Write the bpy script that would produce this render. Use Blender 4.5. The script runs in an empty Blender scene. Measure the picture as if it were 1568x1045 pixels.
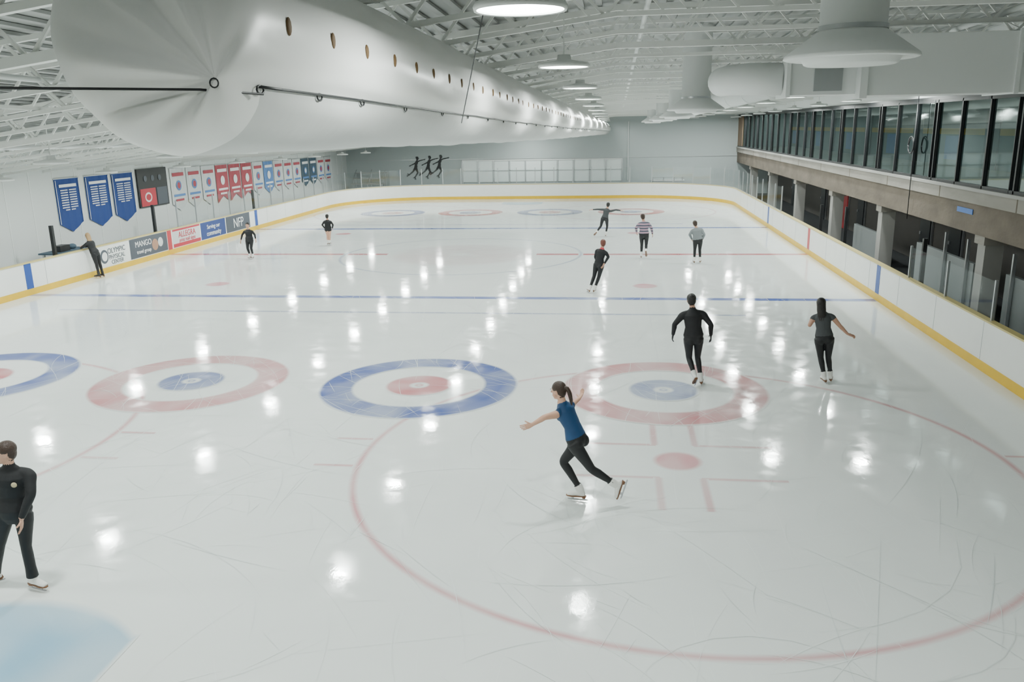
import bpy, bmesh, math, random
import numpy as np
from mathutils import Vector, Matrix, kdtree
random.seed(4)
scene=bpy.context.scene
COL=scene.collection
V=Vector
# ------------------------------------------------------------------ materials
def mat(name,col,rough=.6,metal=0.,emit=None,estr=0.,var=0.,vscale=3.,bump=0.,bscale=20.,spec=.5,stretch=(1,1,1)):
    m=bpy.data.materials.new(name); m.use_nodes=True
    nt=m.node_tree; b=nt.nodes['Principled BSDF']
    b.inputs['Base Color'].default_value=(*col,1)
    b.inputs['Roughness'].default_value=rough
    b.inputs['Metallic'].default_value=metal
    b.inputs['Specular IOR Level'].default_value=spec
    if emit: 
        b.inputs['Emission Color'].default_value=(*emit,1); b.inputs['Emission Strength'].default_value=estr
    if var>0 or bump>0:
        tc=nt.nodes.new('ShaderNodeTexCoord'); mp=nt.nodes.new('ShaderNodeMapping'); mp.inputs['Scale'].default_value=stretch
        nt.links.new(tc.outputs['Object'],mp.inputs['Vector'])
    if var>0:
        n=nt.nodes.new('ShaderNodeTexNoise'); n.inputs['Scale'].default_value=vscale; n.inputs['Detail'].default_value=3
        nt.links.new(mp.outputs[0],n.inputs['Vector'])
        mx=nt.nodes.new('ShaderNodeMix'); mx.data_type='RGBA'
        mx.inputs[6].default_value=(*[c*(1-var) for c in col],1); mx.inputs[7].default_value=(*[min(1,c*(1+var)) for c in col],1)
        nt.links.new(n.outputs[0],mx.inputs[0]); nt.links.new(mx.outputs[2],b.inputs['Base Color'])
    if bump>0:
        n=nt.nodes.new('ShaderNodeTexNoise'); n.inputs['Scale'].default_value=bscale; n.inputs['Detail'].default_value=2
        nt.links.new(mp.outputs[0],n.inputs['Vector'])
        bp=nt.nodes.new('ShaderNodeBump'); bp.inputs['Strength'].default_value=bump; bp.inputs['Distance'].default_value=.02
        nt.links.new(n.outputs[0],bp.inputs['Height']); nt.links.new(bp.outputs[0],b.inputs['Normal'])
    return m
def glassmat(name,tint,gloss,fac):
    m=bpy.data.materials.new(name); m.use_nodes=True; nt=m.node_tree
    for n in list(nt.nodes): nt.nodes.remove(n)
    o=nt.nodes.new('ShaderNodeOutputMaterial'); t=nt.nodes.new('ShaderNodeBsdfTransparent'); g=nt.nodes.new('ShaderNodeBsdfGlossy')
    t.inputs[0].default_value=(*tint,1); g.inputs[0].default_value=(*gloss,1); g.inputs[1].default_value=.03
    x=nt.nodes.new('ShaderNodeMixShader'); x.inputs[0].default_value=fac
    nt.links.new(t.outputs[0],x.inputs[1]); nt.links.new(g.outputs[0],x.inputs[2]); nt.links.new(x.outputs[0],o.inputs[0])
    return m
M={}
M['white']=mat('white_paint',(.78,.80,.79),.55)
M['wall']=mat('wall_panel_white',(.68,.71,.70),.6)
M['farwall']=mat('far_wall_grey',(.46,.51,.51),.6)
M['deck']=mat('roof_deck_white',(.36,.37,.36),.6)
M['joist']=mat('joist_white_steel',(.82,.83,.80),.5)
M['board']=mat('board_white_plastic',(.85,.86,.84),.35,var=.04,vscale=2.5)
M['yellow']=mat('kick_plate_yellow',(.76,.48,.02),.4,var=.12,vscale=2)
M['cap']=mat('board_cap',(.60,.50,.20),.4)
M['blue']=mat('line_blue',(.015,.07,.33),.4)
M['red']=mat('line_red',(.52,.04,.05),.4)
M['alu']=mat('aluminium',(.48,.50,.51),.35,.7)
M['black']=mat('black_metal',(.012,.013,.015),.45)
M['rubber']=mat('rubber_floor',(.05,.055,.06),.8)
M['glass']=glassmat('clear_acrylic',(.93,.95,.95),(.9,.95,.95),.06)
M['winglass']=glassmat('window_glass',(.30,.38,.37),(.70,.80,.80),.27)
M['lamp_w']=mat('lamp_housing',(.8,.82,.8),.4)
M['lamp_e']=mat('lamp_lens',(1,1,1),.5,emit=(.93,1.0,.95),estr=18)
M['fill_e']=mat('lounge_fill_panel',(1,1,1),.5,emit=(.95,1,.96),estr=10)  # glowing ceiling panels added to light the lounge behind the windows
try: M['lamp_e'].cycles.emission_sampling='NONE'
except Exception: pass
M['skin']=mat('skin',(.52,.29,.20),.5)
M['skin2']=mat('skin_light',(.58,.33,.23),.5)
M['blackcloth']=mat('black_cloth',(.009,.009,.011),.75,bump=.3,bscale=14)
M['pants']=mat('black_leggings',(.006,.006,.008),.6,bump=.2,bscale=12)
M['bluecloth']=mat('blue_cloth',(.005,.047,.135),.6,var=.15,vscale=10,bump=.3,bscale=14)
M['greycloth']=mat('grey_cloth',(.05,.054,.058),.8,bump=.3,bscale=14)
M['lightgrey']=mat('light_grey_cloth',(.20,.22,.23),.8)
M['pinkstripe']=mat('striped_cloth',(.40,.26,.32),.8)
M['boot']=mat('skate_boot_white',(.78,.77,.74),.4)
M['bootblk']=mat('skate_boot_black',(.02,.02,.02),.4)
M['sole']=mat('skate_sole',(.18,.08,.035),.5)
M['steel']=mat('blade_steel',(.5,.5,.52),.25,1.)
M['hairblk']=mat('hair_black',(.010,.008,.007),.5,bump=.5,bscale=60)
M['hairbrn']=mat('hair_brown',(.035,.017,.010),.5,bump=.5,bscale=60)
M['hairbld']=mat('hair_blond',(.33,.21,.10),.5)
M['hairred']=mat('hair_red',(.14,.04,.025),.5)
M['lip']=mat('lip',(.42,.14,.12),.5)
M['eye']=mat('eye_dark',(.03,.02,.02),.3)
M['eyew']=mat('eye_white',(.75,.73,.70),.3)
M['logo']=mat('logo_patch',(.5,.42,.25),.6)
nt=M['pinkstripe'].node_tree; w=nt.nodes.new('ShaderNodeTexWave'); w.bands_direction='Z'; w.inputs['Scale'].default_value=3.2
cr=nt.nodes.new('ShaderNodeValToRGB'); cr.color_ramp.interpolation='CONSTANT'
cr.color_ramp.elements[0].color=(.07,.08,.11,1); cr.color_ramp.elements[1].color=(.46,.28,.36,1); cr.color_ramp.elements[1].position=.5
tc=nt.nodes.new('ShaderNodeTexCoord'); nt.links.new(tc.outputs['Object'],w.inputs[0]); nt.links.new(w.outputs[0],cr.inputs[0])
nt.links.new(cr.outputs[0],nt.nodes['Principled BSDF'].inputs['Base Color'])
# ------------------------------------------------------------------ mesh builder
class MB:
    def __init__(s): s.v=[]; s.f=[]; s.m=[]; s.mats=[]; s.sm=[]
    def mi(s,k):
        if k not in s.mats: s.mats.append(k)
        return s.mats.index(k)
    def add(s,vs,fs,k,sm=False):
        o=len(s.v); s.v+= [tuple(v) for v in vs]; i=s.mi(k)
        for f in fs: s.f.append([o+a for a in f]); s.m.append(i); s.sm.append(sm)
    def box(s,a,b,k):
        x0,y0,z0=a; x1,y1,z1=b
        vs=[(x0,y0,z0),(x1,y0,z0),(x1,y1,z0),(x0,y1,z0),(x0,y0,z1),(x1,y0,z1),(x1,y1,z1),(x0,y1,z1)]
        s.add(vs,[(0,3,2,1),(4,5,6,7),(0,1,5,4),(1,2,6,5),(2,3,7,6),(3,0,4,7)],k)
    def beam(s,p,q,w,h,k,up=(0,0,1)):
        p=V(p);q=V(q);d=(q-p).normalized();up=V(up)
        if abs(d.dot(up))>.98: up=V((0,1,0))
        r=d.cross(up).normalized()*w/2; u=r.cross(d).normalized()*h/2
        vs=[p-r-u,p+r-u,p+r+u,p-r+u,q-r-u,q+r-u,q+r+u,q-r+u]
        s.add(vs,[(0,1,2,3),(7,6,5,4),(0,4,5,1),(1,5,6,2),(2,6,7,3),(3,7,4,0)],k)
    def quad(s,a,b,c,d,k): s.add([a,b,c,d],[(0,1,2,3)],k)
    def tube(s,pts,rad,k,n=12,sm=True,caps=True):
        pts=[V(p) for p in pts]
        if not hasattr(rad,'__len__'): rad=[rad]*len(pts)
        vs=[];fs=[]
        prev=None
        for i,p in enumerate(pts):
            d=(pts[min(i+1,len(pts)-1)]-pts[max(i-1,0)]).normalized()
            if prev is None:
                a=V((0,0,1)) if abs(d.z)<.9 else V((1,0,0))
                r=d.cross(a).normalized()
            else: r=(prev-d*prev.dot(d)).normalized()
            prev=r; u=d.cross(r)
            for j in range(n):
                t=2*math.pi*j/n; vs.append(p+(r*math.cos(t)+u*math.sin(t))*rad[i])
        for i in range(len(pts)-1):
            for j in range(n):
                fs.append((i*n+j,i*n+(j+1)%n,(i+1)*n+(j+1)%n,(i+1)*n+j))
        if caps: fs.append(tuple(range(n-1,-1,-1))); fs.append(tuple((len(pts)-1)*n+j for j in range(n)))
        s.add(vs,fs,k,sm)
    def lathe(s,c,prof,k,n=32,sm=True):
        vs=[];fs=[]
        for r,z in prof:
            for j in range(n):
                t=2*math.pi*j/n; vs.append((c[0]+r*math.cos(t),c[1]+r*math.sin(t),c[2]+z))
        for i in range(len(prof)-1):
            for j in range(n): fs.append((i*n+j,i*n+(j+1)%n,(i+1)*n+(j+1)%n,(i+1)*n+j))
        s.add(vs,fs,k,sm)
    def disc(s,c,r,k,n=24,ax='z',ry=None):
        ry=ry or r; vs=[]
        for j in range(n):
            t=2*math.pi*j/n; a,b=r*math.cos(t),ry*math.sin(t)
            vs.append({'z':(c[0]+a,c[1]+b,c[2]),'x':(c[0],c[1]+a,c[2]+b),'y':(c[0]+a,c[1],c[2]+b)}[ax])
        s.add(vs,[tuple(range(n))],k)
    def ell(s,c,r,k,ax=None,n=12):
        c=V(c); A=ax or (V((1,0,0)),V((0,1,0)),V((0,0,1))); vs=[];fs=[]
        vs.append(c-A[2]*r[2])
        for i in range(1,n):
            ph=-math.pi/2+math.pi*i/n
            for j in range(2*n):
                t=math.pi*j/n; vs.append(c+A[0]*r[0]*math.cos(ph)*math.cos(t)+A[1]*r[1]*math.cos(ph)*math.sin(t)+A[2]*r[2]*math.sin(ph))
        vs.append(c+A[2]*r[2]); N=2*n
        for j in range(N): fs.append((0,1+(j+1)%N,1+j))
        for i in range(n-2):
            for j in range(N): a=1+i*N; fs.append((a+j,a+(j+1)%N,a+N+(j+1)%N,a+N+j))
        a=1+(n-2)*N
        for j in range(N): fs.append((a+j,a+(j+1)%N,len(vs)-1))
        s.add(vs,fs,k,True)
    def mesh(s,name):
        me=bpy.data.meshes.new(name); me.from_pydata(s.v,[],s.f)
        for k in s.mats: me.materials.append(M[k])
        me.polygons.foreach_set('material_index',s.m); me.polygons.foreach_set('use_smooth',s.sm); me.update()
        return me
    def obj(s,name,parent=None):
        o=bpy.data.objects.new(name,s.mesh(name)); COL.objects.link(o)
        if parent: o.parent=parent
        return o
def text(s,size,k,loc,rot,parent,name='lettering',ext=.004,align='CENTER'):
    cu=bpy.data.curves.new(name,'FONT'); cu.body=s; cu.size=size; cu.extrude=ext; cu.align_x=align; cu.align_y='CENTER'
    o=bpy.data.objects.new(name,cu); COL.objects.link(o)
    bpy.context.view_layer.update()
    me=bpy.data.meshes.new_from_object(o); bpy.data.objects.remove(o)
    me.materials.clear(); me.materials.append(M[k])
    o=bpy.data.objects.new(name,me); COL.objects.link(o); o.location=loc; o.rotation_euler=rot
    if parent: o.parent=parent
    return o
# ------------------------------------------------------------------ layout constants
XL,XR=-17.49,6.99; YN,YF=1.6,56.0; LW=-19.05; RWX=8.2; FW=59.0; NW=-5.0; RBK=12.0
def zb(x,y): 
    m=min(x,0); return 6.27+.136*m-(.0175+.00056*m)*y
def lz(x,y): return 5.57+.115*min(x,0)-.010*y
DK=.72
SX,SY=.943,11.28; CXr=-5.77; YB,YC,YB2=22.85,31.1,39.37; HX,HY,HS=-3.593,14.6,4.518
# ------------------------------------------------------------------ ICE (paint lives in a colour attribute on inlaid mesh strips)
def ice_material():
    m=bpy.data.materials.new('ice_surface'); m.use_nodes=True; nt=m.node_tree; b=nt.nodes['Principled BSDF']
    L=nt.links; NN=nt.nodes.new
    g=NN('ShaderNodeNewGeometry')
    def noise(scale,det,st=None,rg=.5):
        n=NN('ShaderNodeTexNoise'); n.inputs['Scale'].default_value=scale; n.inputs['Detail'].default_value=det; n.inputs['Roughness'].default_value=rg
        if st:
            mp=NN('ShaderNodeMapping'); mp.inputs['Scale'].default_value=st; mp.inputs['Rotation'].default_value=(0,0,.5); L.new(g.outputs['Position'],mp.inputs[0]); L.new(mp.outputs[0],n.inputs['Vector'])
        else: L.new(g.outputs['Position'],n.inputs['Vector'])
        return n.outputs[0]
    base=NN('ShaderNodeMix'); base.data_type='RGBA'; base.inputs[6].default_value=(.70,.74,.725,1); base.inputs[7].default_value=(.83,.86,.84,1)
    L.new(noise(.45,5,None,.6),base.inputs[0])
    at=NN('ShaderNodeAttribute'); at.attribute_name='paint'
    mx=NN('ShaderNodeMix'); mx.data_type='RGBA'; L.new(at.outputs['Alpha'],mx.inputs[0]); L.new(base.outputs[2],mx.inputs[6]); L.new(at.outputs['Color'],mx.inputs[7])
    L.new(mx.outputs[2],b.inputs['Base Color'])
    r=NN('ShaderNodeMapRange'); r.inputs[1].default_value=.38; r.inputs[2].default_value=.62; r.inputs[3].default_value=.035; r.inputs[4].default_value=.12; L.new(noise(3.,3),r.inputs[0]); L.new(r.outputs[0],b.inputs['Roughness'])
    b.inputs['IOR'].default_value=1.33
    ad=NN('ShaderNodeMath'); ad.operation='MULTIPLY_ADD'; L.new(noise(17,3,(1,.4,1),.6),ad.inputs[0]); ad.inputs[1].default_value=.30; L.new(noise(1.1,0),ad.inputs[2])
    bp=NN('ShaderNodeBump'); bp.inputs['Strength'].default_value=.2; bp.inputs['Distance'].default_value=.008; L.new(ad.outputs[0],bp.inputs['Height']); L.new(bp.outputs[0],b.inputs['Normal'])
    return m
M['ice']=ice_material()
def rpath(off=0.):
    r=6.0; pts=[]
    x0,x1,y0,y1=XL,XR,YN,YF
    def arc(cx,cy,a0,a1,n=20):
        for i in range(n+1):
            a=a0+(a1-a0)*i/n; pts.append((cx+(r+off)*math.cos(a),cy+(r+off)*math.sin(a)))
    arc(x0+r,y0+r,math.pi*1.5,math.pi,20)
    n=80
    for i in range(1,n): pts.append((x0-off,y0+r+(y1-y0-2*r)*i/n))
    arc(x0+r,y1-r,math.pi,math.pi/2)
    for i in range(1,30): pts.append((x0+r+(x1-x0-2*r)*i/30,y1+off))
    arc(x1-r,y1-r,math.pi/2,0)
    for i in range(1,n): pts.append((x1+off,y1-r-(y1-y0-2*r)*i/n))
    arc(x1-r,y0+r,0,-math.pi/2)
    for i in range(1,30): pts.append((x1-r-(x1-x0-2*r)*i/30,y0-off))
    return pts
class Ice:
    def __init__(s): s.v=[];s.f=[];s.c=[];s.z=.0002
    rng=np.random.RandomState(7)
    N1=rng.rand(64,128)
    def nz(s,x,y,sc=1.3):
        def val(x,y):
            i,j=int(math.floor(x)),int(math.floor(y)); a,b=x-i,y-j; a=a*a*(3-2*a); b=b*b*(3-2*b); g=s.N1
            return (g[i%64,j%128]*(1-a)+g[(i+1)%64,j%128]*a)*(1-b)+(g[i%64,(j+1)%128]*(1-a)+g[(i+1)%64,(j+1)%128]*a)*b
        return .65*val(x*sc,y*sc)+.35*val(x*sc*2.7+9,y*sc*2.7+5)
    def mott(s,x,y): return .66+.46*min(1,max(0,(s.nz(x,y)-.2)*1.6))
    def grid(s,P,al,col,z=None):
        z=s.z if z is None else z; o=len(s.v); m=len(P[0])
        for row in P:
            for j,(x,y) in enumerate(row):
                s.v.append((x,y,z)); s.c.append((*col,min(1,al[j]*s.mott(x,y)) if al[j]>0 else 0.))
        for i in range(len(P)-1):
            for j in range(m-1): s.f.append((o+i*m+j,o+i*m+j+1,o+(i+1)*m+j+1,o+(i+1)*m+j))
        s.z+=.00005
    def ring(s,cx,cy,r0,r1,col,a,so=.03,a0=0.,a1=2*math.pi,n=96):
        P=[]
        k=max(1,int((r1-r0)/.2)); rr=[r0-so,r0+so]+[r0+so+(r1-r0-2*so)*i/k for i in range(1,k)]+[r1-so,r1+so]
        for i in range(n+1):
            t=a0+(a1-a0)*i/n
            P.append([(min(max(cx+r*math.cos(t),XL+.02),XR-.02),cy+r*math.sin(t)) for r in rr])
        s.grid(P,[0]+[a]*(len(rr)-2)+[0],col)
    def spot(s,cx,cy,r,col,a):
        rr=[.001,r*.4,r-.05,r+.04]; P=[]
        for i in range(41):
            t=2*math.pi*i/40; P.append([(cx+q*math.cos(t),cy+q*math.sin(t)) for q in rr])
        s.grid(P,[a,a,a,0],col)
    def line(s,p,q,w,col,a,so=.02):
        so=min(so,w*.9)
        p=np.array(p,float);q=np.array(q,float);L=np.linalg.norm(q-p);d=(q-p)/L;nn=np.array([d[1],-d[0]]);n=max(2,int(L/.35)); P=[]
        for i in range(n+1):
            c=p+d*L*i/n; P.append([tuple(c+nn*o_) for o_ in (-(w/2+so),-(w/2-so*.5),(w/2-so*.5),(w/2+so))])
        s.grid(P,[0,a,a,0],col)
ic=Ice()
RED=(.50,.09,.11); BLU=(.07,.11,.34); PNK=(.58,.17,.20)
def house(cx,cy,bl,al):
    oc,icc=(BLU,RED) if bl else (RED,BLU); a=al if (bl or cy>30) else al*.72
    ic.ring(cx,cy,1.24,1.83,oc,a,.035); ic.ring(cx,cy,.17,.61,icc,al*.85,.035,n=64); ic.ring(cx,cy,.03,.08,icc,al*.7,.02,n=24)
ic.line((-15.2,HY),(3.2,HY),.02,(.45,.5,.55),.22); 
for k in range(-2,2): ic.line((HX+k*HS,12.2),(HX+k*HS,50),.02,(.45,.5,.55),.13)
for y in (20.85,41.): ic.line((-15.2,y),(3.3,y),.12,BLU,.55,.03)
ic.line((XL+.02,YB),(XR-.02,YB),.31,(.06,.11,.42),.88,.03); ic.line((XL+.02,YB2),(XR-.02,YB2),.34,(.05,.10,.42),1.1,.03)
ic.line((XL+.02,YC),(XR-.02,YC),.31,(.48,.06,.08),.92,.03)
ic.line((XL+.02,5.18),(XR-.02,5.18),.05,RED,.6); ic.line((XL+.6,53.5),(XR-.6,53.5),.10,RED,.8)
ic.ring(CXr,YC,4.5,4.6,BLU,.42,.04); ic.ring(CXr,YC,.3,2.6,(.60,.34,.36),.27,.28,n=64)
for cx in (SX,2*CXr-SX):
    ic.ring(cx,SY,4.53,4.61,PNK,.66,.035,n=160); ic.spot(cx,SY,.33,(.60,.13,.16),.78)
    for sy in (-1,1):
        for sx in (-1,1):
            ic.line((cx+sx*.28,SY+sy*.605),(cx+sx*1.42,SY+sy*.605),.06,PNK,.55); ic.line((cx+sx*.30,SY+sy*.6),(cx+sx*.30,SY+sy*1.6),.08,PNK,.5,.03)
            ic.line((cx+sx*4.62,SY+sy*.525),(cx+sx*5.2,SY+sy*.525),.055,PNK,.55)
    ic.ring(cx,47.,4.5,4.6,PNK,.4,.045,n=120)
    for y in (24.75,37.45): ic.spot(cx,y,.36,(.62,.12,.16),.75)
for k in range(-2,2): house(HX+k*HS,HY,k%2==0,.95); house(HX+k*HS,47.,k%2==0,1.15)
for gy,sg in ((5.18,1),(53.5,-1)):
    xs=[-1.30]+[-1.24+2.48*i/32 for i in range(33)]+[1.30]
    ts=(0,.35,.7,.94,1.03) if sg>0 else (1.03,.94,.7,.35,0); o=len(ic.v)
    for i,x in enumerate(xs):
        yt=math.sqrt(1.83**2-min(1.24,abs(x))**2)
        for t in ts:
            edge=(i in (0,len(xs)-1)) or t>1
            px,py=CXr+x,gy+sg*(.03+(yt-.03)*t)
            ic.v.append((px,py,ic.z)); ic.c.append((.14,.37,.56,0. if edge else .72*ic.mott(px,py)))
    for i in range(len(xs)-1):
        for j in range(4): ic.f.append((o+i*5+j,o+i*5+j+1,o+(i+1)*5+j+1,o+(i+1)*5+j))
    ic.z+=.00005
# skate scratches
rg=np.random.RandomState(11)
for i in range(2600):
    if i<1500: x,y=rg.uniform(-12,6.5),rg.uniform(5,22)
    else: x,y=rg.uniform(-16.5,6.2),rg.uniform(18,54)
    a=rg.uniform(0,2*math.pi) if rg.rand()<.6 else rg.normal(1.9,.5); kq=rg.normal(0,.35); Ln=rg.uniform(.25,2.6)*(1.6 if rg.rand()<.15 else 1); w=rg.uniform(.0015,.0038)*(1+y/40); al=rg.uniform(.12,.5); n=7
    P=[];ok=True
    for j in range(n+1):
        P.append((x,y,a)); x+=math.cos(a)*Ln/n; y+=math.sin(a)*Ln/n; a+=kq*Ln/n
        if not(XL+.4<x<XR-.4 and 4<y<52): ok=False
        if y<7.4 and abs(x-CXr)<1.5: ok=False
        if (y-SY)**2+(x-SX)**2<.2: ok=False
    if not ok: continue
    o=len(ic.v); z=.0062+rg.rand()*.0006; col=(.93,.95,.95) if rg.rand()<.8 else (.55,.60,.61)
    for j,(px,py,pa) in enumerate(P):
        ww=w*math.sin(math.pi*(j+.35)/(n+.7)); nx,ny=math.sin(pa),-math.cos(pa)
        for q in (-1,1): ic.v.append((px+nx*ww*q,py+ny*ww*q,z)); ic.c.append((*col,al))
    for j in range(n): c=o+2*j; ic.f.append((c,c+1,c+3,c+2))
base=len(ic.v); pp=rpath(-.013)
ic.v+=[(x,y,0.) for x,y in pp]; ic.c+=[(0,0,0,0)]*len(pp); ic.f.append(tuple(range(base+len(pp)-1,base-1,-1)))
me=bpy.data.meshes.new('ice_rink_surface'); me.from_pydata(ic.v,[],ic.f)
bm=bmesh.new(); bm.from_mesh(me); bm.normal_update()
bmesh.ops.reverse_faces(bm,faces=[f for f in bm.faces if f.normal.z<0]); bm.to_mesh(me); bm.free()
ca=me.color_attributes.new('paint','FLOAT_COLOR','POINT'); ca.data.foreach_set('color',np.array(ic.c,dtype=np.float32).ravel())
me.materials.append(M['ice']); o=bpy.data.objects.new('ice_rink_surface',me); COL.objects.link(o)
b=MB(); b.box((LW-.2,NW-.2,-.2),(RBK+.2,FW+.2,-.012),'rubber'); b.obj('floor')
# boards
b=MB()
def ring(b,o0,o1,z0,z1,k):
    A=rpath(o0);B=rpath(o1);n=len(A); vs=[]
    for (x,y),(X,Y) in zip(A,B): vs+=[(x,y,z0),(x,y,z1),(X,Y,z1),(X,Y,z0)]
    fs=[]
    for i in range(n):
        j=(i+1)%n
        for c in range(4): d=(c+1)%4; fs.append((i*4+c,i*4+d,j*4+d,j*4+c))
    b.add(vs,fs,k)
ring(b,0.,.10,-.012,.95,'board'); ring(b,-.012,0.,0.,.19,'yellow'); ring(b,-.02,.13,.95,.985,'cap')
for y,k in ((YB,'blue'),(YC,'red'),(YB2,'blue')):
    b.box((XL+.001,y-.15,.19),(XL+.008,y+.15,.95),k); b.box((XR-.008,y-.15,.19),(XR-.001,y+.15,.95),k)
for i in range(22):
    y=9+i*2.44
    if y<51:
        b.box((XL+.0005,y-.006,.19),(XL+.004,y+.006,.95),'alu'); b.box((XR-.004,y-.006,.19),(XR-.0005,y+.006,.95),'alu')
b.obj('rink_boards')
b=MB(); pc=rpath(.05); acc=0; last=None
for i in range(1,len(pc)):
    x,y=pc[i]; px,py=pc[i-1]; acc+=math.hypot(x-px,y-py)
    ok=(y>31.8 and x<-10) or y>50 or (x>5 and y>36)
    if not ok: last=None; continue
    if acc>1.2:
        acc=0; b.beam((x,y,.985),(x,y,2.05),.045,.045,'alu')
        if last: 
            b.beam((last[0],last[1],1.0),(x,y,1.0),.03,.03,'alu')
            b.quad((last[0],last[1],1.),(x,y,1.),(x,y,2.0),(last[0],last[1],2.0),'glass')
        last=(x,y)
b.obj('rink_glass_shield')
# ------------------------------------------------------------------ room shell
b=MB(); b.box((LW-.2,NW,0),(LW,FW,4.6),'wall')
for i in range(53):
    y=NW+.6+i*1.2
    b.box((LW,y-.02,0),(LW+.012,y+.02,4.4),'white')
b.obj('wall_left')
b=MB(); b.box((LW-.2,FW,0),(RBK+.2,FW+.2,7),'farwall')
b.box((LW,FW-.04,2.52),(RWX,FW,2.56),'alu'); b.beam((.9,FW-.06,1.),(.9,FW-.06,4.9),.05,.05,'white'); b.obj('wall_far')
b=MB(); b.box((LW-.2,NW-.2,0),(RBK+.2,NW,7.4),'wall'); b.obj('wall_near')
b=MB(); b.box((RWX,NW,5.2),(RWX+.2,FW,7.1),'white'); b.box((RWX-.03,NW,5.15),(RWX+.2,FW,5.22),'black'); b.obj('wall_right_header')
b=MB(); b.box((RBK,NW,0),(RBK+.2,FW,7.1),'farwall'); b.obj('wall_right')
b=MB()
def deckz(x,y): return zb(x,y)+DK
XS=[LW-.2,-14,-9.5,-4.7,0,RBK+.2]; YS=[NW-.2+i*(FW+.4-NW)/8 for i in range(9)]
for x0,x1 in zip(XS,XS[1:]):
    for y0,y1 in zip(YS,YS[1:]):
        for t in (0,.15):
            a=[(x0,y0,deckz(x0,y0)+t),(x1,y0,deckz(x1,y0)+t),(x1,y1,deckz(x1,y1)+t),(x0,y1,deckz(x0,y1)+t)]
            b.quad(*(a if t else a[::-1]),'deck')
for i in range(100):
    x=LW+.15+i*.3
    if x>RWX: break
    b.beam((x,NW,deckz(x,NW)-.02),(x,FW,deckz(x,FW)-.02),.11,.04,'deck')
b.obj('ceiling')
b=MB(); y=-3.2; k=0
while y<FW-.3:
    main=(k%4==2); w=.11 if main else .07; D=DK-.06
    for a,c in ((LW,0),(0,RWX)):
        for dz in (0,D-.05):
            b.beam((a,y,zb(a,y)+dz),(c,y,zb(c,y)+dz),w,.06 if not main else .10,'joist')
    x=LW+.2; s=0
    while x<RWX-.5:
        x2=x+.55
        z1=zb(x,y)+(D-.05 if s%2 else 0); z2=zb(x2,y)+(0 if s%2 else D-.05)
        b.beam((x,y,z1),(x2,y,z2),.035,.035,'joist'); x=x2; s+=1
    y+=1.85; k+=1
for x in (-15,-8.3,6.6):
    b.beam((x,NW,zb(x,NW)+.06),(x,FW,zb(x,FW)+.06),.05,.05,'joist')
    yy=-3.2
    while yy<FW-2:
        b.beam((x,yy,zb(x,yy)+.04),(x,yy+1.85,zb(x,yy+1.85)+D-.05),.03,.03,'joist'); yy+=3.7
for x,r in ((-13.2,.05),(-6.9,.035),(.4,.04),(5.6,.05)):
    b.tube([(x,NW+.1,zb(x,NW)+.12),(x,FW-.1,zb(x,FW)+.12)],r,'white',8)
b.obj('ceiling_joists')
# ------------------------------------------------------------------ lamps
def lampmesh():
    b=MB()
    b.lathe((0,0,0),[(.30,0.),(.318,-.005),(.325,.02),(.31,.05),(.16,.075),(.09,.09),(.08,.15),(0.001,.15)],'lamp_w',28)
    b.disc((0,0,.012),.30,'lamp_e',28); b.f[-1].reverse()
    b.beam((0,0,.14),(0,0,1.),.014,.014,'lamp_w')
    return b.mesh('ceiling_lamp')
lm=lampmesh()
ld=bpy.data.lights.new('lamp_light','AREA'); ld.shape='DISK'; ld.size=.34; ld.energy=122; ld.color=(.925,1.0,.95)
for X0,y0,dy in ((-15.7,6.1,4.65),(-11.2,2.0,4.6),(-5.85,2.2,4.55),(-.65,1.,5.0),(4.9,3.,4.35),(7.5,24.5,4.4)):
    y=y0
    while y<57:
        if not(abs(X0-4.9)<.1 and 4<y<23):
            o=bpy.data.objects.new('ceiling_lamp',lm); COL.objects.link(o); o.location=(X0,y,lz(X0,y))
            l=bpy.data.objects.new('lamp_light',ld); COL.objects.link(l); l.parent=o; l.location=(0,0,.002)
        y+=dy
# ------------------------------------------------------------------ fabric duct
M['fabric']=mat('white_fabric',(.86,.86,.84),.35,bump=.5,bscale=3.2,stretch=(1,.5,1))
M['fabric_shade']=mat('white_fabric_shaded',(.56,.57,.56),.45,bump=.5,bscale=3.2)  # duct's lower side: shade painted in as a greyer tone of the fabric
M['holes']=mat('vent_hole',(.14,.08,.03),.7)
KEY=[(4.4,-2.4,5.18,.61),(15.4,-2.24,5.03,.61),(26.7,-1.82,4.86,.55),(41.9,-1.29,4.68,.465),(58.5,-.65,4.45,.36)]
def dk(y):
    if y<=KEY[0][0]: return KEY[0][1:]
    for a,c in zip(KEY,KEY[1:]):
        if y<=c[0]:
            t=(y-a[0])/(c[0]-a[0]); return tuple(a[i]+(c[i]-a[i])*t for i in (1,2,3))
    return KEY[-1][1:]
THS=-.50
def drad(th,y,r):
    d=(th-THS+math.pi)%(2*math.pi)-math.pi
    k=1-.055*math.exp(-(d/.10)**2)
    if -1.9<d<0: k+=.035*math.sin(-d/1.9*math.pi)
    k+=.010*math.sin(3*th+y*1.1)+.006*math.sin(11*th+2.7*y)
    if y>8: k+=.022*abs(math.sin((y-8)*math.pi/1.5))-.01
    return r*k
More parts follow.
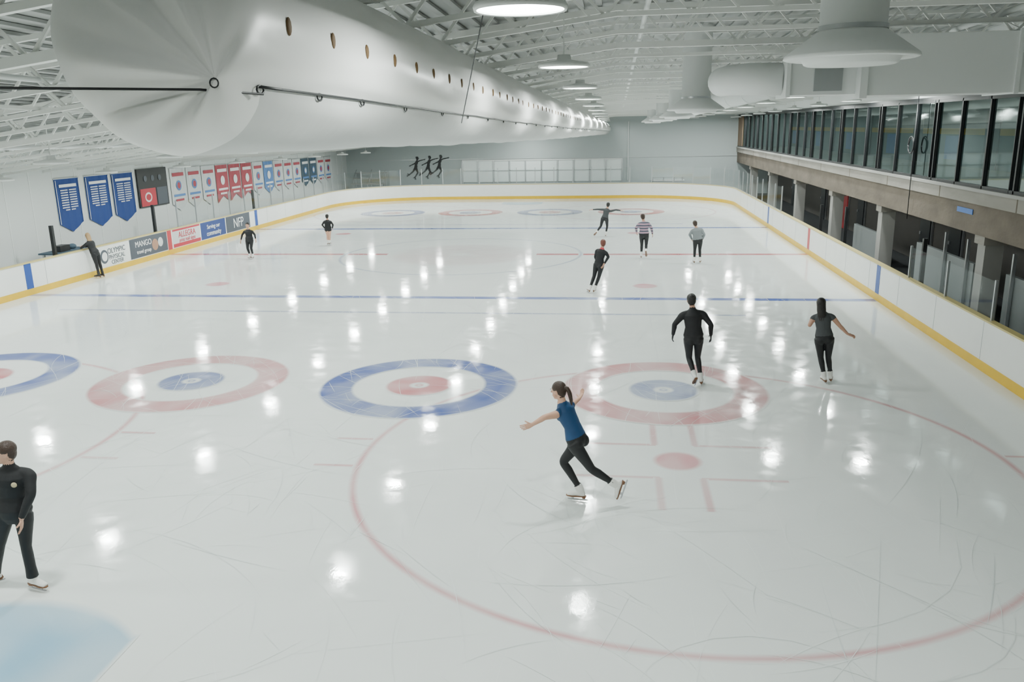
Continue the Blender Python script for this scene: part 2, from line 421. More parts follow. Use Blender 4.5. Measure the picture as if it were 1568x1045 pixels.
def build_duct():
    n=96; rings=[]; Q=.62; Y0=KEY[0][0]
    for oy,fr in ((-.60,.03),(-.595,.10),(-.585,.2),(-.57,.32),(-.54,.45),(-.50,.57),(-.44,.68),(-.37,.77),(-.28,.85),(-.19,.91),(-.10,.95),(0.,.98),(.12,1.)):
        rings.append((Y0+oy*Q,fr))
    y=Y0+.2
    while y<58.5: rings.append((y,1.)); y+=.25 if y>8 else .12
    vs=[];fs=[]
    for y,fr in rings:
        x,z,r=dk(y)
        for j in range(n):
            th=2*math.pi*j/n; rr=drad(th,y,r)*fr; g=1-fr
            if fr<1: rr*=1+.015*math.sin(7*th+2)*g
            yy=y+(.020*math.sin(3*th+1.3)+.012*math.sin(7*th+.4)+.006*math.sin(13*th))*math.sin(math.pi*min(1,fr))*1.3
            cx=x+g*.47; cz=z-g*.26
            vs.append((cx+rr*math.cos(th),yy,cz+rr*math.sin(th)))
    b=MB(); mi=[]
    for i in range(len(rings)-1):
        for j in range(n):
            f=(i*n+j,(i+1)*n+j,(i+1)*n+(j+1)%n,i*n+(j+1)%n); fs.append(f)
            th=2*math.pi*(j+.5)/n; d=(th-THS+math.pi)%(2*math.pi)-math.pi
            mi.append('fabric_shade' if (-2.3<d<0 and i>11) else 'fabric')
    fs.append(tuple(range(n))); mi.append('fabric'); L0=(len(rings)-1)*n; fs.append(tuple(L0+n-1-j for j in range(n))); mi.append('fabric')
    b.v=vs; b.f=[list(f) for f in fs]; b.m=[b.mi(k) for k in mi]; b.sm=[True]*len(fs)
    for i in range(36):
        y=4.68+i*.71; x,z,r=dk(y); th=.08; rr=drad(th,y,r)+.002
        c=V((x+rr*math.cos(th),y,z+rr*math.sin(th)))
        b.ell(c,(.012,.034,.05),'holes',n=6)
    pts=[]; y=4.45
    while y<58: x,z,r=dk(y); rr=drad(THS,y,r)+.008; pts.append((x+rr*math.cos(THS),y,z+rr*math.sin(THS))); y+=.3
    b.tube(pts,.009,'black',6)
    for i in list(range(0,9,3))+list(range(10,110,5)):
        if i<len(pts):
            p=V(pts[i]); b.tube([p+V((.0,.045*math.cos(t),-.015+.022*math.sin(t))) for t in [k*math.pi/5 for k in range(11)]],.006,'black',5)
    b.tube([V((-1.93,4.02,4.90))+V((.022*math.cos(t),-.01,.022*math.sin(t))) for t in [k*math.pi/6 for k in range(13)]],.004,'black',5)
    y=5.2
    while y<57: x,z,r=dk(y); b.beam((x,y,z+r*.98),(x,y,zb(x,y)-.02),.02,.02,'white'); y+=3.1
    b.tube([(-1.86,4.42,4.86),(-2.0,4.0,4.87),(-2.6,3.5,4.87),(-3.6,2.6,4.89),(-5.,1.6,4.9)],.007,'black',6)
    b.tube([(-.75,6.,zb(-.75,6)),(-1.62,9,4.72)],.005,'black',6)
    o=b.obj('fabric_air_duct'); return o
build_duct()
# ------------------------------------------------------------------ ventilation
def diffuser(x,y,z,r=.30,R=.60):
    b=MB(); top=deckz(x,y)-z
    b.lathe((x,y,z),[(r,top),(r,.24),(r+.03,.22),(R,.03),(R+.01,0.),(R-.02,-.01),(R*.75,.0),(R*.7,-.05),(R*.66,-.06),(.01,-.06)],'white',40)
    b.lathe((x,y,z),[(R*.98,-.005),(R*.74,.01)],'black',40)
    b.lathe((x,y,z+.24),[(r+.012,0),(r+.012,.04)],'alu',40)
    return b.obj('ceiling_air_diffuser')
diffuser(2.12,8.3,5.22,.29,.58); diffuser(1.7,18.8,4.95); diffuser(2.1,30.,4.9); diffuser(2.05,38.,4.85); diffuser(2.,47.,4.8)
b=MB()
b.box((3.55,13.1,5.02),(RWX-.04,14.1,5.85),'white'); b.box((3.5,13.05,4.98),(3.6,14.15,5.9),'white')
b.box((5.6,13.06,5.0),(5.66,14.14,5.88),'white'); b.box((6.9,13.06,5.0),(6.96,14.14,5.88),'white')
b.box((2.55,13.3,5.05),(3.55,14.0,5.5),'white'); b.box((2.5,13.25,5.02),(2.56,14.05,5.54),'white')
b.box((2.9,13.26,5.1),(3.3,13.3,5.42),'alu')
b.tube([(2.55,13.65,5.3),(2.1,13.8,5.32),(1.85,14.4,5.34),(1.8,15.2,5.35)],.24,'white',20)
b.tube([(3.2,14.0,5.45),(3.2,57,5.1)],.27,'white',20)
for i in range(14): b.tube([(3.2,15+i*3,5.44-.0081*i*3),(3.2,15.06+i*3,5.44-.0081*i*3)],.285,'white',20)
b.obj('ventilation_duct')
# ------------------------------------------------------------------ right mezzanine
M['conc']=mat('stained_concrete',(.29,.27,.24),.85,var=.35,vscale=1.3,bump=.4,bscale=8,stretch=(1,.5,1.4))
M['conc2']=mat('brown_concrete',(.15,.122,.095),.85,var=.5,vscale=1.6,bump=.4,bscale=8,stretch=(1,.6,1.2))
M['ledge']=mat('concrete_ledge',(.36,.35,.33),.8)
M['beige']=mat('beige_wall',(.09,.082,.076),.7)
M['pgrey']=mat('grey_panel',(.24,.26,.26),.6)
M['inner']=mat('lounge_wall',(.15,.19,.20),.7)
M['ystripe']=mat('yellow_stripe',(.60,.38,.05),.6)
M['doord']=mat('dark_door',(.02,.023,.026),.4)
M['wood']=mat('wood_panel',(.20,.13,.08),.6)
M['bluetape']=mat('blue_sign',(.05,.15,.45),.5)
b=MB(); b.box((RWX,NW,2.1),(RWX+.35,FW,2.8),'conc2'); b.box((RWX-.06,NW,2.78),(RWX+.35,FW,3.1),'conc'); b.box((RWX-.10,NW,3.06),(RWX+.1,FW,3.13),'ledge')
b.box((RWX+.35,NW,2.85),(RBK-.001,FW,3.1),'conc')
for i in range(11):
    y=14+i*4.2; b.box((RWX-.065,y-.02,2.78),(RWX-.055,y+.02,3.06),'conc2')
b.box((RWX-.02,20.4,2.52),(RWX-.005,21.3,2.64),'bluetape')
b.obj('mezzanine_concrete_slab')
def column(x,y):
    b=MB(); b.box((x-.2,y-.2,0),(x+.2,y+.2,2.12),'ledge'); b.box((x-.26,y-.26,1.9),(x+.26,y+.26,2.1),'conc'); b.box((x-.23,y-.23,0),(x+.23,y+.23,.12),'conc'); return b.obj('concrete_column')
for y in (13.,20.,27.5,33.6,40.2,47,53.5): column(RWX+.3,y)
b=MB(); y=NW+.3
b.box((RWX-.02,NW,3.12),(RWX+.1,FW,3.20),'black'); b.box((RWX-.02,NW,5.08),(RWX+.1,FW,5.18),'black')
k=0
while y<FW-.2:
    b.box((RWX-.02,y-.03,3.13),(RWX+.07,y+.03,5.15),'black')
    if k%3==0: b.box((RWX-.02,y+.2,3.13),(RWX+.05,y+.23,5.15),'black')
    y+=1.55; k+=1
b.quad((RWX+.04,NW,3.15),(RWX+.04,FW-1.9,3.15),(RWX+.04,FW-1.9,5.15),(RWX+.04,NW,5.15),'winglass')
b.box((RWX-.01,FW-1.9,3.15),(RWX+.08,FW,5.15),'wood')
b.obj('window_1')
b=MB(); b.box((RBK-.3,NW+.01,3.1),(RBK-.01,FW-.01,5.5),'inner'); b.box((RBK-.33,NW+.01,4.15),(RBK-.3,FW-.01,4.35),'ystripe'); b.box((RWX+.21,NW+.01,5.4),(RBK-.01,FW-.01,5.5),'inner')
for i in range(16):
    y=8+i*3.3; b.box((10.1,y,5.36),(10.4,y+1.2,5.39),'fill_e')
    if i%2: b.box((RBK-.36,y-.5,3.3),(RBK-.33,y+.9,4.1),'bluetape')
    else: b.box((RBK-.36,y,3.1),(RBK-.33,y+1,4.9),'doord')
b.obj('mezzanine_lounge')
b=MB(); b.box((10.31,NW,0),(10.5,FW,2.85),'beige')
b.box((RWX+.35,14.,0),(RWX+.45,19.2,1.35),'pgrey'); b.box((RWX+.35,20.9,0),(RWX+.45,24.8,1.3),'pgrey')
for y in (15.2,17.,18.8,21.2,22.6): b.box((RWX+.27,y-.03,0),(RWX+.34,y+.03,1.85),'alu')
b.box((RWX+.35,28.4,0),(RWX+.45,31.2,1.1),'pgrey')
b.obj('wall_under_mezzanine')
def door(y,k='doord'):
    b=MB(); b.box((10.24,y-.5,0),(10.3,y+.5,2.05),'alu'); b.box((10.2,y-.44,0),(10.25,y+.44,2.0),k); b.box((10.17,y+.3,.95),(10.2,y+.38,1.05),'alu'); b.obj('door_1' if k=='doord' else 'door_2')
for y in (26.5,29.,36.5,43.,50.): door(y)
door(39.,'red')
for y,h in ((22.9,1.65),(30.6,1.75),(34.2,1.5)):
    b=MB(); b.box((RWX-.15,y-.05,0),(RWX-.05,y+.05,h),'black'); b.box((RWX-.18,y-.08,0),(RWX-.02,y+.08,.03),'black'); b.obj('black_post')
b=MB()
for y in (16.2,18.5,20.8): b.beam((XR+.08,y,.985),(XR+.08,y,1.75),.045,.045,'alu')
b.quad((XR+.08,16.2,1.),(XR+.08,20.8,1.),(XR+.08,20.8,1.72),(XR+.08,16.2,1.72),'glass')
b.obj('bench_glass_panel')
b=MB(); b.tube([(RWX-.14,24.6+.22*math.cos(t),4.0+.22*math.sin(t)) for t in [k*math.pi/12 for k in range(25)]],.02,'black',6)
b.tube([(RWX-.13,24.62+.19*math.cos(t),3.97+.2*math.sin(t)) for t in [k*math.pi/12 for k in range(25)]],.015,'black',6)
b.tube([(RWX-.12,24.4,2.0),(RWX-.12,24.4,5.6)],.012,'black',6); b.obj('cable_coil')
# ------------------------------------------------------------------ far wall things
M['frost']=mat('frosted_pane',(.86,.93,.92),.3)
b=MB(); x0,x1=-10.65,.5; zl,zt=.95,2.4
b.box((x0,FW-.05,zl),(x1,FW-.03,zt),'frost')
n=10
for i in range(n+1):
    x=x0+(x1-x0)*i/n; b.box((x-.05,FW-.1,zl-.3),(x+.05,FW-.02,zt),'alu')
b.box((x0,FW-.1,zt),(x1,FW-.02,zt+.08),'white'); b.box((x0,FW-.1,1.72),(x1,FW-.03,1.76),'alu')
b.obj('window_2')
b=MB()
for i,(d,h) in enumerate(((0,1.0),(.5,1.35),(1.,1.7))):
    y=57.+d
    for s in range(3): b.box((-18.2,y+s*.13,h),(-15.9,y+s*.13+.1,h+.04),'ledge')
    for x in (-18.1,-17.,-16.): b.box((x-.03,y,0),(x+.03,y+.06,h),'alu')
for x in (-18.1,-17,-16): b.beam((x,57.,1.1),(x,58.2,1.95),.03,.03,'alu')
b.obj('bleacher')
b=MB(); b.box((2.6,58.3,0),(4.6,58.9,.95),'alu'); b.box((2.5,58.25,.95),(4.7,58.95,1.0),'white')
for x in (2.6,3.3,4.0,4.55): b.box((x-.03,58.2,1.0),(x+.03,58.3,1.18),'alu')
b.box((2.5,58.2,1.16),(4.7,58.3,1.2),'alu'); b.obj('equipment_cart')
# ------------------------------------------------------------------ left wall banners
M['bnavy']=mat('banner_navy',(.015,.05,.22),.7); M['bwhite']=mat('banner_white',(.62,.64,.64),.7)
M['bred']=mat('banner_red',(.40,.07,.09),.7); M['bblue']=mat('banner_blue',(.10,.22,.48),.7); M['bgrey']=mat('banner_grey',(.06,.10,.14),.7)
M['adred']=mat('ad_red',(.50,.03,.05),.5); M['adgrey']=mat('ad_grey',(.07,.08,.10),.5); M['adnavy']=mat('ad_navy',(.025,.05,.20),.5); M['txt']=mat('text_white',(.8,.8,.8),.6)
M['tan']=mat('tan',(.40,.22,.14),.6)
RT=(math.pi/2,0,math.pi/2)
def banner(y0,y1,z0,z1,k,style):
    x=LW+.03; yc=(y0+y1)/2; w=y1-y0; b=MB()
    n=10
    tip=.32
    vs=[];fs=[]
    for i in range(n+1):
        y=y0+w*i/n; t=abs(i/n-.5)*2
        zz=z0+tip*t if style in('pen','emb') else z0+tip*(1-t)
        xx=x+.012*math.sin(i*1.9)
        vs+=[(xx,y,z1),(xx+.01,y,zz)]
    for i in range(n): fs.append((2*i,2*i+1,2*i+3,2*i+2))
    b.add(vs,fs,k)
    b.beam((x+.005,y0-.03,z1),(x+.005,y1+.03,z1),.03,.03,'alu')
    X=x+.03
    if style=='pen':
        b.box((X-.004,y0+.2,z1-.3),(X,y1-.2,z1-.2),'txt')
        for i in range(9):
            z=z1-.42-i*.085
            ww=w*.32 if i<8 else w*.2
            b.box((X-.004,yc-ww,z),(X,yc-.04,z+.035),'txt'); b.box((X-.004,yc+.04,z),(X,yc+ww,z+.035),'txt')
        b.box((X-.004,y0+.03,z0+tip),(X,y0+.055,z1-.05),'txt'); b.box((X-.004,y1-.055,z0+tip),(X,y1-.03,z1-.05),'txt')
    else:
        c2={'bwhite':'bblue','bred':'txt','bblue':'txt','bgrey':'bblue'}[k]; c3='bred' if k=='bwhite' else 'txt'
        b.disc((X,yc,z1-.75),.22,c2,16,'x'); b.disc((X+.003,yc,z1-.75),.14,c3,16,'x')
        b.box((X-.004,y0+.15,z1-.35),(X,y1-.15,z1-.2),c3); b.box((X-.004,y0+.15,z1-1.22),(X,y1-.15,z1-1.12),c2); b.box((X-.004,y0+.3,z1-1.42),(X,y1-.3,z1-1.33),c3)
    b.obj('hanging_banner')
for y0,y1 in ((26.8,28.15),(28.5,29.95),(30.15,31.6)): banner(y0,y1,1.35,3.22,'bnavy','pen')
ys=34.45; ks=['bwhite','bwhite','bwhite','bred','bred','bred','bwhite','bblue','bwhite','bwhite','bwhite','bgrey','bgrey','bwhite','bwhite']
for i,k in enumerate(ks):
    w=1.28; banner(ys,ys+w,1.35,3.2-.014*i,k,('emb','tail')[k=='bred'] ); ys+=w+.13
b=MB(); b.box((LW+.014,31.85,1.75),(LW+.08,34.1,3.3),'black'); b.box((LW+.08,31.95,1.8),(LW+.09,33.1,2.5),'adred'); b.box((LW+.08,33.2,1.8),(LW+.09,34.0,2.5),'adgrey')
b.disc((LW+.095,32.5,2.15),.26,'txt',18,'x',.2); b.disc((LW+.098,32.5,2.15),.19,'adred',18,'x',.13)
for i in range(3): b.disc((LW+.095,32.4+i*.55,2.9),.12,'adgrey',16,'x')
o=b.obj('scoreboard')
def ad(y0,y1,k,txts,tk,nm='board_advertisement'):
    b=MB(); b.box((XL+.001,y0,.22),(XL+.010,y1,.93),k)
    if k=='adgrey' and y0<30:
        b.disc((XL+.012,30.0,.55),.22,'tan',16,'x'); b.disc((XL+.012,30.4,.6),.18,'bwhite',16,'x')
    if k=='board': b.disc((XL+.012,y0+.4,.57),.24,'adgrey',20,'x'); b.disc((XL+.014,y0+.42,.57),.16,'board',20,'x')
    if k=='bwhite': b.box((XL+.010,y0,.22),(XL+.013,y1,.36),'adred'); b.box((XL+.010,y0,.86),(XL+.013,y1,.93),'adred')
    o=b.obj(nm)
    for s,sz,yy,zz in txts: text(s,sz,tk,(XL+.014,yy,zz),RT,o)
ad(26.3,28.2,'board',[('OLYMPIC',.26,27.45,.72),('PHYSICAL',.22,27.45,.5),('CENTER',.2,27.45,.32)],'adgrey')
ad(28.3,30.9,'adgrey',[('MANGO',.3,29.2,.7),('travel group',.2,29.2,.42)],'txt')
ad(31.35,33.6,'bwhite',[('ALLEGRA',.34,32.5,.68),('print mail signs',.22,32.5,.46)],'adred')
ad(33.7,36.0,'adnavy',[('Serving our',.26,34.85,.7),('community',.3,34.85,.42)],'txt')
ad(36.1,38.6,'adgrey',[('NFP',.62,37.35,.56)],'txt')
for y,h in ((24.55,1.9),(30.6,2.0),(39.8,1.9)):
    b=MB(); b.box((-17.80,y-.05,0),(-17.70,y+.05,h),'black'); b.box((-17.84,y-.09,0),(-17.66,y+.09,.03),'black'); b.obj('black_post')
b=MB(); b.box((-18.6,24.9,0),(-17.9,26.6,.05),'alu'); b.box((-18.6,24.9,.9),(-17.85,26.6,.95),'bgrey')
for y in (25.,26.5): b.box((-18.5,y-.03,0),(-18.44,y+.03,.9),'alu'); b.box((-17.98,y-.03,0),(-17.92,y+.03,.9),'alu')
b.box((-18.3,25.2,.95),(-18.0,25.7,1.15),'black'); b.ell((-18.2,26.1,1.03),(.12,.16,.09),'bgrey',n=8); b.obj('scorekeeper_table')
# ------------------------------------------------------------------ PEOPLE
def cr(pts,vals,sub):
    P=[np.array(p,float) for p in pts]; n=len(P); op=[];ov=[]
    for i in range(n-1):
        p0,p1,p2,p3=P[max(i-1,0)],P[i],P[i+1],P[min(i+2,n-1)]
        for s in range(sub):
            t=s/sub; a=.35
            m1=(p2-p0)*a; m2=(p3-p1)*a
            h=(2*t**3-3*t**2+1)*p1+(t**3-2*t**2+t)*m1+(-2*t**3+3*t**2)*p2+(t**3-t**2)*m2
            op.append(V(h)); ov.append(tuple(vals[i][k]+(vals[i+1][k]-vals[i][k])*t for k in range(len(vals[0]))))
    op.append(V(P[-1])); ov.append(vals[-1]); return op,ov
class Body(MB):
    def __init__(s): super().__init__(); s.lab=[]; 
    def loft(s,pts,vals,labf,lat,sub=8,n=20):
        op,ov=cr(pts,vals,sub); N=len(op); vs=[];fs=[]
        lat=V(lat)
        for i,p in enumerate(op):
            d=(op[min(i+1,N-1)]-op[max(i-1,0)]).normalized()
            r=(lat-d*lat.dot(d))
            if r.length<.05: r=d.orthogonal()
            r.normalize(); u=d.cross(r)
            for j in range(n):
                t=2*math.pi*j/n; vs.append(p+r*math.cos(t)*ov[i][0]+u*math.sin(t)*ov[i][1])
        for i in range(N-1):
            for j in range(n): fs.append((i*n+j,i*n+(j+1)%n,(i+1)*n+(j+1)%n,(i+1)*n+j))
        e0=len(vs); vs.append(op[0]-(op[1]-op[0]).normalized()*min(ov[0])*.35); vs.append(op[-1]+(op[-1]-op[-2]).normalized()*min(ov[-1])*.35)
        for j in range(n): fs.append((e0,(j+1)%n,j)); L0=(N-1)*n; fs.append((e0+1,L0+j,L0+(j+1)%n))
        for i in range(N): s.lab+= [labf(i/(N-1))]*n
        s.lab+=[labf(0),labf(1)]
        s.add(vs,fs,'skin',True)
    def blob(s,c,r,label,ax,n=10):
        a=len(s.v); s.ell(c,r,'skin',ax,n); s.lab+=[label]*(len(s.v)-a)
def remesh(b,vox,name,it=3,fix=None):
    me=bpy.data.meshes.new('tmp'); me.from_pydata(b.v,[],b.f); me.update()
    o=bpy.data.objects.new('tmp',me); COL.objects.link(o)
    m=o.modifiers.new('r','REMESH'); m.mode='VOXEL'; m.voxel_size=vox; m.adaptivity=0
    m=o.modifiers.new('s','SMOOTH'); m.factor=.5; m.iterations=it
    bpy.context.view_layer.update(); dg=bpy.context.evaluated_depsgraph_get()
    me2=bpy.data.meshes.new_from_object(o.evaluated_get(dg)); bpy.data.objects.remove(o)
    kd=kdtree.KDTree(len(b.v))
    for i,v in enumerate(b.v): kd.insert(v,i)
    kd.balance()
    out=MB(); 
    vs=[tuple(v.co) for v in me2.vertices]
    labs=[b.lab[kd.find(v)[1]] for v in vs]
    if fix: labs=[fix(V(v),l) for v,l in zip(vs,labs)]
    out.v=vs
    for p in me2.polygons:
        out.f.append(list(p.vertices)); l=[labs[i] for i in p.vertices]; k=max(set(l),key=l.count)
        out.m.append(out.mi(k)); out.sm.append(True)
    return out
def finger(ex,p,d,n,L,r,k,curl):
    pts=[p-d*.012]; q=p; dd=d.copy(); rad=[r]
    for i,l in enumerate((.45,.30,.25)):
        ax=dd.cross(n).normalized() if dd.cross(n).length>.01 else V((1,0,0))
        dd=(Matrix.Rotation(curl*(0.6 if i==0 else 1.),3,ax)@dd).normalized()
        n=(Matrix.Rotation(curl,3,ax)@n)
        pts.append(q+dd*L*l*.5); rad.append(r); q=q+dd*L*l; pts.append(q); rad.append(r*(.95-.1*i))
    pts.append(q+dd*r*.6); rad.append(r*.35)
    ex.tube(pts,rad,k,8)
def person(name,loc,J,o):
    S=o.get('S',1.); H=Body(); ex=MB(); ln=o.get('lean',0.)
    P={k:V((v[0]+ln*v[2],v[1],v[2])) for k,v in J.items() if k not in('lat','face','toeL','toeR','hL','hR')}
    lat=V(J['lat']).normalized()    # towards the person's RIGHT side
    pel,neck=P['pel'],P['neck']; up=(neck-pel).normalized(); lat=(lat-up*lat.dot(up)).normalized()
    fwd=up.cross(lat).normalized()
    sw=o.get('sw',.162)*S; hw=.088*S
    top=o['top']; bot=o['bot']; skin=o.get('skin','skin'); hair=o['hair']; sl=o.get('sleeve','long'); bl=o.get('bulk',1.)
    sh={'R':neck+lat*sw-up*.078*S,'L':neck-lat*sw-up*.078*S}
    hp={'R':pel+lat*hw-up*.02*S,'L':pel-lat*hw-up*.02*S}
    mid=pel.lerp(neck,.45)+fwd*(-.015*S)
    st=[(pel-up*.09*S,(.10,.085)),(pel-up*.03*S,(.155,.112)),(pel+up*.05*S,(.158,.112)),(mid-up*.03*S,(.125,.088)),(pel.lerp(neck,.68),(.140,.102)),(pel.lerp(neck,.82),(.152,.102)),(pel.lerp(neck,.93),(.118,.075)),(neck+up*.02*S,(.060,.058)),(neck+up*.05*S,(.050,.052))]
    def tl(t): 
        q=t*8
        if q<2: return bot
        if q>7.0: return o.get('collar',skin)
        if q>6.6: return o.get('collar',top)
        return top
    H.loft([s[0] for s in st],[(a*S*(bl if 1<i<7 else 1),c*S*(bl if 1<i<7 else 1)) for i,(_,(a,c)) in enumerate(st)],tl,lat,6,28)
    for sgn in (-1,1):
        H.blob(pel+lat*sgn*.068*S-fwd*.038*S-up*.045*S,(.082*S,.074*S,.088*S),bot,(lat,fwd,up))
        if o.get('fem',True): H.blob(pel.lerp(neck,.70)+lat*sgn*.062*S+fwd*.06*S,(.058*S,.045*S,.055*S),top,(lat,fwd,up))
    for s_ in 'LR':
        a,e,w=sh[s_],P['el'+s_],P['wr'+s_]
        ab=.004*S if sl=='long' else 0
        gk=o.get('glove',skin)
        def al(t,sl=sl): 
            if sl=='long': return top if t<.97 else gk
            if sl=='short': return top if t<.28 else skin
            return top if t<.08 else skin
        nk=neck-up*.02*S
        inn=a+(nk-a)*.55
        sc=S*o.get('arm',1.)
        H.loft([inn,a+(nk-a)*.15,a+(e-a)*.12,a.lerp(e,.4),e,e.lerp(w,.3),w],[(.038*sc+ab,.040*sc+ab),(.046*sc+ab,.048*sc+ab),(.049*sc+ab,.052*sc+ab),(.043*sc+ab,.046*sc+ab),(.035*sc+ab,.036*sc+ab),(.038*sc+ab,.036*sc+ab),(.025*sc+ab,.022*sc+ab)],lambda t:al(max(0,(t-.2)/.8)),fwd,6,16)
        hd=V(J['h'+s_]).normalized() if 'h'+s_ in J else (w-e).normalized()
        side=1 if s_=='R' else -1
        pn=(-lat*side); pn=(pn-hd*pn.dot(hd))
        if pn.length<.2: pn=-up-hd*(-up).dot(hd)
        pn.normalize(); th=hd.cross(pn).normalized()
        if th.dot(fwd+up*.3)<0: th=-th        # thumb side
        H.loft([w-hd*.01*S,w+hd*.025*S,w+hd*.06*S,w+hd*.088*S],[(.023*S,.018*S),(.034*S,.016*S),(.040*S,.014*S),(.036*S,.011*S)],lambda t:gk,th,4,14)
        for i,(off,L) in enumerate(((.028,.070),(.0095,.078),(-.0095,.073),(-.027,.058))):
            finger(ex,w+hd*.085*S+th*off*S,(hd+th*off*2).normalized(),pn,L*S,.0078*S,gk,.22+.06*i)
        finger(ex,w+hd*.03*S+th*.028*S,(hd*.75+th*.65+pn*.2).normalized(),pn,.062*S,.0095*S,gk,.18)
    for s_ in 'LR':
        h,k,a=hp[s_],P['kn'+s_],P['an'+s_]
        tf=V(J['toe'+s_]).normalized()
        fl=o.get('flare',0.)
        leg=o.get('legskin',None)
        def ll(t): 
            if leg: return bot if t<.18 else leg
            return bot
        H.loft([h+ (k-h)*-.02,h.lerp(k,.22),h.lerp(k,.6),k,k.lerp(a,.3),k.lerp(a,.7),k.lerp(a,.9 if not fl else 1.)],[(.088*S,.095*S),(.086*S,.092*S),(.068*S,.074*S),(.052*S,.056*S),(.052*S,.058*S),(.040*S+fl*.6,.042*S+fl*.6),(.034*S+fl*1.3,.036*S+fl*1.3)],ll,lat,6,18)
        sd=(k-a).normalized(); fu=(sd-tf*sd.dot(tf)); fu=fu.normalized() if fu.length>.15 else V((0,0,1)); sdv=tf.cross(fu).normalized()
        bk=o.get('boot','boot')
        br=.052 if not fl else .04
        H.loft([a+sd*(.075 if not fl else .02)*S,a,a-fu*.05*S-tf*.01*S],[(br*S,(br+.004)*S),(.044*S,.050*S),(.036*S,.046*S)],lambda t:bk,sdv,5,14)
        g0=a-fu*.055*S
        H.loft([g0-tf*.058*S,g0-tf*.02*S,g0+tf*.05*S+fu*.004,g0+tf*.11*S-fu*.008,g0+tf*.17*S-fu*.016*S],[(.028*S,.026*S),(.034*S,.036*S),(.038*S,.036*S),(.041*S,.027*S),(.030*S,.018*S)],lambda t:bk,sdv,5,16)
        zs=a-fu*.093*S
        ex_s=((-.075,.018),(-.05,.030),(0,.030),(.05,.033),(.11,.040),(.16,.032),(.185,.015))
        vs=[];n=len(ex_s)
        for tt,wd in ex_s:
            for q in (-1,1):
                for dz in (0,.012): vs.append(zs+tf*tt*S+sdv*q*wd*S+fu*dz*S)
        fs=[]
        for i in range(n-1):
            c=i*4;d=c+4; fs+=[(c,c+2,d+2,d),(c+1,d+1,d+3,c+3),(c,d,d+1,c+1),(c+2,c+3,d+3,d+2)]
        fs+=[(0,1,3,2),((n-1)*4,(n-1)*4+2,(n-1)*4+3,(n-1)*4+1)]
        ex.add(vs,fs,'sole')
        ex.beam(zs-tf*.045*S,zs-tf*.045*S-fu*.022*S,.03*S,.04*S,'sole',tf)
        for tt in (-.045,.10): ex.beam(zs+tf*tt*S-fu*.0*S,zs+tf*tt*S-fu*.040*S,.010*S,.03*S,'steel',tf)
        bl0=zs-fu*.042*S
        pts=[(-.10,.0),(-.09,.008),(.15,.008),(.17,.004),(.165,-.004),(.14,-.010),(-.09,-.010)]
        vs=[];
        for q in (-.002,.002):
            for tt,dz in pts: vs.append(bl0+tf*tt*S+fu*dz*S+sdv*q)
        m_=len(pts); fs=[tuple(range(m_)),tuple(range(2*m_-1,m_-1,-1))]+[(i,(i+1)%m_,m_+(i+1)%m_,m_+i) for i in range(m_)]
        ex.add(vs,fs,'steel')
    hc=P['head']; face=V(J.get('face',tuple(fwd))).normalized(); hu=((hc-neck).normalized()*.5+V((0,0,1))*.5).normalized()
    face=(face-hu*face.dot(hu)).normalized(); hl=face.cross(hu).normalized(); A=(hl,face,hu)
    H.loft([neck-up*.02*S,neck.lerp(hc,.4)-face*.01,hc-hu*.03*S-face*.015*S],[(.054*S,.054*S),(.047*S,.050*S),(.050*S,.052*S)],lambda t:skin,hl,5,16)
    H.blob(hc+hu*.02*S-face*.008*S,(.072*S,.090*S,.088*S),skin,A,12)
    H.blob(hc-hu*.045*S+face*.026*S,(.052*S,.058*S,.066*S),skin,A,12)
    H.blob(hc-hu*.088*S+face*.052*S,(.026*S,.024*S,.022*S),skin,A,8)
    H.loft([hc+hu*.018*S+face*.080*S,hc-hu*.012*S+face*.098*S,hc-hu*.022*S+face*.096*S],[(.008*S,.008*S),(.012*S,.012*S),(.014*S,.010*S)],lambda t:skin,hl,4,10)
    for q in (-1,1):
        H.blob(hc+hl*q*.073*S-face*.008*S-hu*.008*S,(.009*S,.018*S,.030*S),skin,A,8)
        ex.ell(hc+hl*q*.030*S+face*.080*S+hu*.012*S,(.012*S,.010*S,.008*S),'eyew',A,6)
        ex.ell(hc+hl*q*.030*S+face*.0875*S+hu*.012*S,(.006*S,.004*S,.006*S),'eye',A,5)
        ex.ell(hc+hl*q*.030*S+face*.086*S+hu*.031*S,(.018*S,.005*S,.003*S),hair,A,5)
    ex.ell(hc-hu*.058*S+face*.081*S,(.022*S,.007*S,.006*S),'lip',A,6)
    H.blob(hc+hu*.036*S-face*.022*S,(.083*S,.094*S,.088*S),hair,A,14)
    H.blob(hc-hu*.010*S-face*.045*S,(.074*S,.062*S,.080*S),hair,A,12)
    st_=o.get('style','pony')
    if st_=='pony':
        r0=hc+hu*.03*S-face*.105*S; dn=V(o.get('ponydir',(0,0,-1))).normalized()
        H.loft([r0+face*.02*S,r0-face*.03*S,r0-face*.045*S+dn*.08*S,r0-face*.04*S+dn*.17*S,r0-face*.03*S+dn*.23*S],[(.02*S,.02*S),(.026*S,.024*S),(.034*S,.028*S),(.026*S,.022*S),(.008*S,.008*S)],lambda t:hair,hl,5,12)
    elif st_=='bun':
        H.blob(hc+hu*.07*S-face*.095*S,(.042*S,.038*S,.040*S),hair,A,10)
    elif st_=='long':
        H.loft([hc+hu*.02*S-face*.05*S,hc-hu*.10*S-face*.065*S,hc-hu*.20*S-face*.085*S,hc-hu*.29*S-face*.085*S],[(.078*S,.06*S),(.080*S,.05*S),(.072*S,.036*S),(.035*S,.018*S)],lambda t:hair,hl,6,18)
    if o.get('logo'):
        c=pel.lerp(neck,.74)-lat*.075*S+fwd*.118*S*bl
        ex.ell(c,(.028*S,.012*S,.028*S),'logo',(lat,fwd,up),8)
